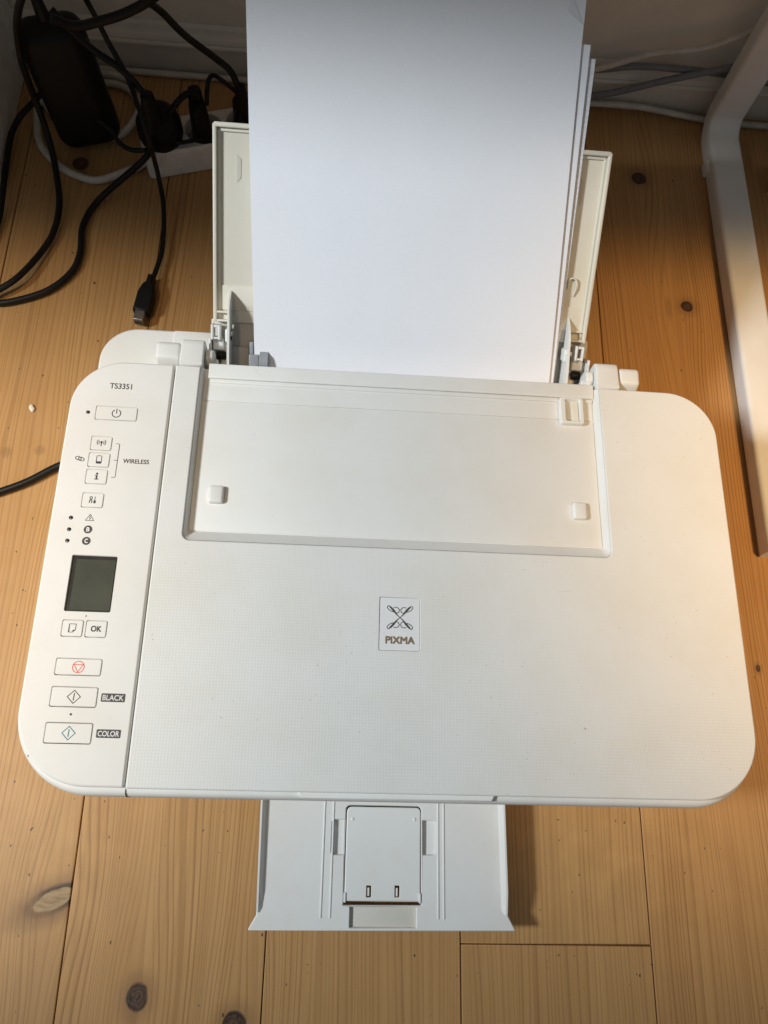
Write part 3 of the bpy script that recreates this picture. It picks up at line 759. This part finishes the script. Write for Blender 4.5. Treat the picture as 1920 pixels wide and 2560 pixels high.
rbox('plug_mouth', -.0030, .0030, -.0253, -.0245, -.0026, .0022, 0, 'gap', sh, 1, um)
cable('black_cable', [(-.0604, .5612, .15), (-.0465, .5669, .14), (-.0243, .5622, .15), (-.003, .5604, .16), (.0152, .5613, .17), (.0327, .5503, .19)], .0038, 'black', 'thick black cable crossing the wall above the adapter')
cable('black_cable', [(.0, .5608, .20), (.0127, .5608, .18), (.0173, .5631, .17), (.0225, .5776, .15), (.036, .5845, .125), (.0576, .5904, .1), (.07, .5872, .09), (.0769, .5832, .070)], .0029, 'black', 'black cable curving down to the plug beside the paper')
cable('black_cable', [(-.0668, .5828, .14), (-.057, .5779, .13), (-.0415, .5781, .11), (-.023, .5728, .1), (-.009, .5665, .09), (.0, .5630, .075)], .0030, 'black', 'black cable running from the adapter top to the round plug')
cable('black_cable', [(-.0532, .5724, .04), (-.0426, .5659, .035), (-.0336, .5553, .032), (-.0232, .5492, .032), (-.0082, .546, .036)], .0022, 'black', 'thin black cable sagging from the adapter foot to the round plug')
cable('black_cable', [(.0101, .565, .05), (.0154, .5695, .06), (.0235, .5723, .07), (.0307, .581, .07), (.0392, .5828, .065)], .0028, 'black', 'short black cable arching between the round plug and its neighbour')
cable('black_cable', [(.0457, .5798, .06), (.0456, .5906, .065), (.0472, .5998, .07), (.0516, .6039, .07), (.0603, .5976, .07), (.0733, .5953, .06)], .0020, 'black', 'thin black cable arching over to the plug nearest the paper')
cable('black_cable', [(.0142, .5561, .036), (.025, .5589, .036), (.0399, .564, .036)], .0018, 'black', 'thin black cable lying across the top of the power strip')
cable('black_cable', [(-.0900, .5950, .06), (-.1023, .5912, .05), (-.1191, .5961, .03), (-.132, .5901, .02), (-.139, .5758, .015), (-.1405, .5585, .012), (-.1395, .5267, .01), (-.1385, .5031, .008), (-.139, .4841, .005), (-.143, .455, .004)], .0029, 'black', 'black cable bending down along the white side panel at far left')
cable('power_cable', [(-.1326, .205, .004), (-.1126, .2147, .004), (-.0925, .2228, .004), (-.0724, .2326, .004), (-.0491, .248, .004), (-.0246, .2576, .004), (.02, .262, .01)], .0030, 'black', 'short black cord coming out under the left side of the printer')
cable('white_cable', [(-.0150, .5750, .016), (-.0264, .5997, .012), (-.0286, .6206, .01), (-.0405, .645, .006), (-.0597, .654, .005), (-.0849, .6514, .004), (-.1077, .646, .004), (-.1198, .6291, .004), (-.1131, .6143, .004), (-.1004, .6012, .006), (-.0803, .5856, .008), (-.0625, .5817, .008), (-.0433, .5888, .008), (-.031, .6071, .010), (-.0265, .6307, .014), (-.0368, .6500, .012), (-.0652, .6600, .010), (-.1019, .6545, .008), (-.1233, .6326, .006), (-.1242, .6018, .004), (-.1149, .5709, .004), (-.093, .5483, .004), (-.0747, .5391, .004), (-.0574, .5366, .004), (-.0356, .5472, .005), (-.0218, .5560, .005), (-.005, .575, .005)], .0036, 'whitec', 'white cable coiled in rings on the floor beside the power strip')

# power strip
SM = Matrix.Translation((-.0115, .5445, 0)) @ Matrix.Rotation(R(17.5), 4, 'Z')
PS = empty('power_strip'); tag(PS, 'white power strip with round sockets on the floor behind the printer', 'power strip')
sockets = (.0210, .0600, .0990, .1380)
plate('strip_case', rrect(0, .185, 0, .0410, .005, 4), .0300, .0290, 'strip', PS, holes=[circ(x, .0205, .0178, 28) for x in sockets], ch=.0025, hch=.0006, xf=SM)
for x in sockets:
    lathe('socket_well', [(.0176, .0150), (.0176, .0170), (.0020, .0172)], 'socket', PS, 24, SM @ Matrix.Translation((x, .0205, 0)))
# plugs
p1 = empty('round_plug'); tag(p1, 'big round black plug in the first socket of the power strip', 'plug')
m1 = SM @ Matrix.Translation((.0200, .0195, 0))
lathe('plug_base', [(.0168, .018), (.0195, .0320), (.0205, .0360), (.0200, .0480), (.0165, .0560), (.0100, .0600)], 'blackmat', p1, 28, m1)
bm = bmesh.new(); tube_bm(bm, catmull([(-.001, .5600, .050), (-.0005, .5615, .064), (-.0015, .5640, .082)], 6), lambda t: .0115-.006*t, 14); finish(bm, 'plug_neck', 'blackmat', p1, 60)
p2 = empty('black_plug'); tag(p2, 'narrow upright black plug in the second socket of the power strip', 'plug', )
rbox('plug_grip', .0480, .0660, .0040, .0310, .0180, .0620, .0055, 'blackmat', p2, 4, SM, .82)
rbox('plug_collar', .0500, .0640, .0200, .0330, .0560, .0720, .0045, 'blackmat', p2, 4, SM, .8)
p3 = empty('black_plug'); tag(p3, 'black plug in the third socket, half hidden by the paper', 'plug')
rbox('plug_grip', .0880, .1085, .0030, .0330, .0180, .0560, .0060, 'blackmat', p3, 4, SM, .85)
bm = bmesh.new(); tube_bm(bm, catmull([(.0779, .5860, .050), (.0772, .5845, .064), (.0766, .5830, .080)], 5), lambda t: .0085-.004*t, 14); finish(bm, 'plug_neck', 'blackmat', p3, 60)
# power adapter standing on end
AD = empty('power_adapter'); tag(AD, 'large black power adapter standing on end in the dark left corner', 'power adapter')
am = Matrix.Translation((-.0680, .5835, .004)) @ Matrix.Rotation(R(-6), 4, 'X') @ Matrix.Rotation(R(-6), 4, 'Y') @ Matrix.Rotation(R(14), 4, 'Z')
rbox('adapter_case', -.0285, .0285, -.0165, .0165, .0, .1180, .0145, 'blackmat', AD, 6, am)
rbox('adapter_seam', -.0287, .0287, -.0006, .0006, .018, .100, .0003, 'gap', AD, 1, am)
lathe('strain_relief', [(.0065, .112), (.0055, .122), (.0042, .136)], 'black', AD, 14, am)

# cables along the wall at the right
cable('wall_cable', [(.20, .6690, .020), (.36, .6690, .038), (.4123, .6695, .0535), (.4584, .6705, .0735), (.5064, .6710, .0850), (.5416, .6715, .1050), (.60, .6720, .135), (.70, .6730, .17)], .0027, 'whitec', 'thin white cable rising along the wall above the grey cables')
cable('grey_cable', [(.20, .6690, .004), (.34, .6695, .010), (.4223, .6695, .0235), (.4843, .6695, .0475), (.5443, .6695, .0690), (.60, .666, .085), (.72, .66, .10)], .0033, 'grey', 'thick grey cable slanting upward across the baseboard at right')
cable('grey_cable', [(.20, .6762, .030), (.36, .6762, .044), (.4146, .6762, .0475), (.4508, .6762, .0545), (.4971, .6762, .0555), (.5449, .6762, .0535), (.62, .6762, .045), (.75, .6762, .03)], .0033, 'grey', 'thick grey cable lying level on the baseboard at right')
cable('wall_cable', [(-.20, .6735, .0032), (-.05, .6730, .0035), (.07, .6730, .0040), (.25, .6730, .006), (.38, .6720, .0085), (.4248, .6720, .0110), (.4666, .6720, .0115), (.51, .6710, .007), (.5519, .6690, .0034), (.60, .668, .0034), (.80, .668, .0034)], .0032, 'whitec', 'white cable lying on the floor along the foot of the baseboard')
# white box at the far right edge
wb = empty('white_box'); tag(wb, 'white box with pale blue mark standing behind the desk leg at right edge', 'box')
bxm = Matrix.Translation((.640, .590, 0)) @ Matrix.Rotation(R(-32), 4, 'Z')
rbox('box_case', -.0300, .0500, -.030, .055, .001, .0600, .0012, 'strip', wb, 2, bxm)
rbox('box_lid', -.0310, .0510, -.031, .056, .0600, .0680, .0015, 'tray', wb, 2, bxm)
# crumb on the floorboard
cb = bmesh.new(); bmesh.ops.create_icosphere(cb, subdivisions=2, radius=.0026)
for v in cb.verts: v.co = Vector((v.co.x*.85, v.co.y*1.5, v.co.z*.5))*(1+random.uniform(-.14, .14))
tag(finish(cb, 'crumb', 'crumb', None, 40, Matrix.Translation((-.0810, .2995, .0012)) @ Matrix.Rotation(R(25), 4, 'Z')), 'small white chip lying on the boards left of the printer', 'crumb')
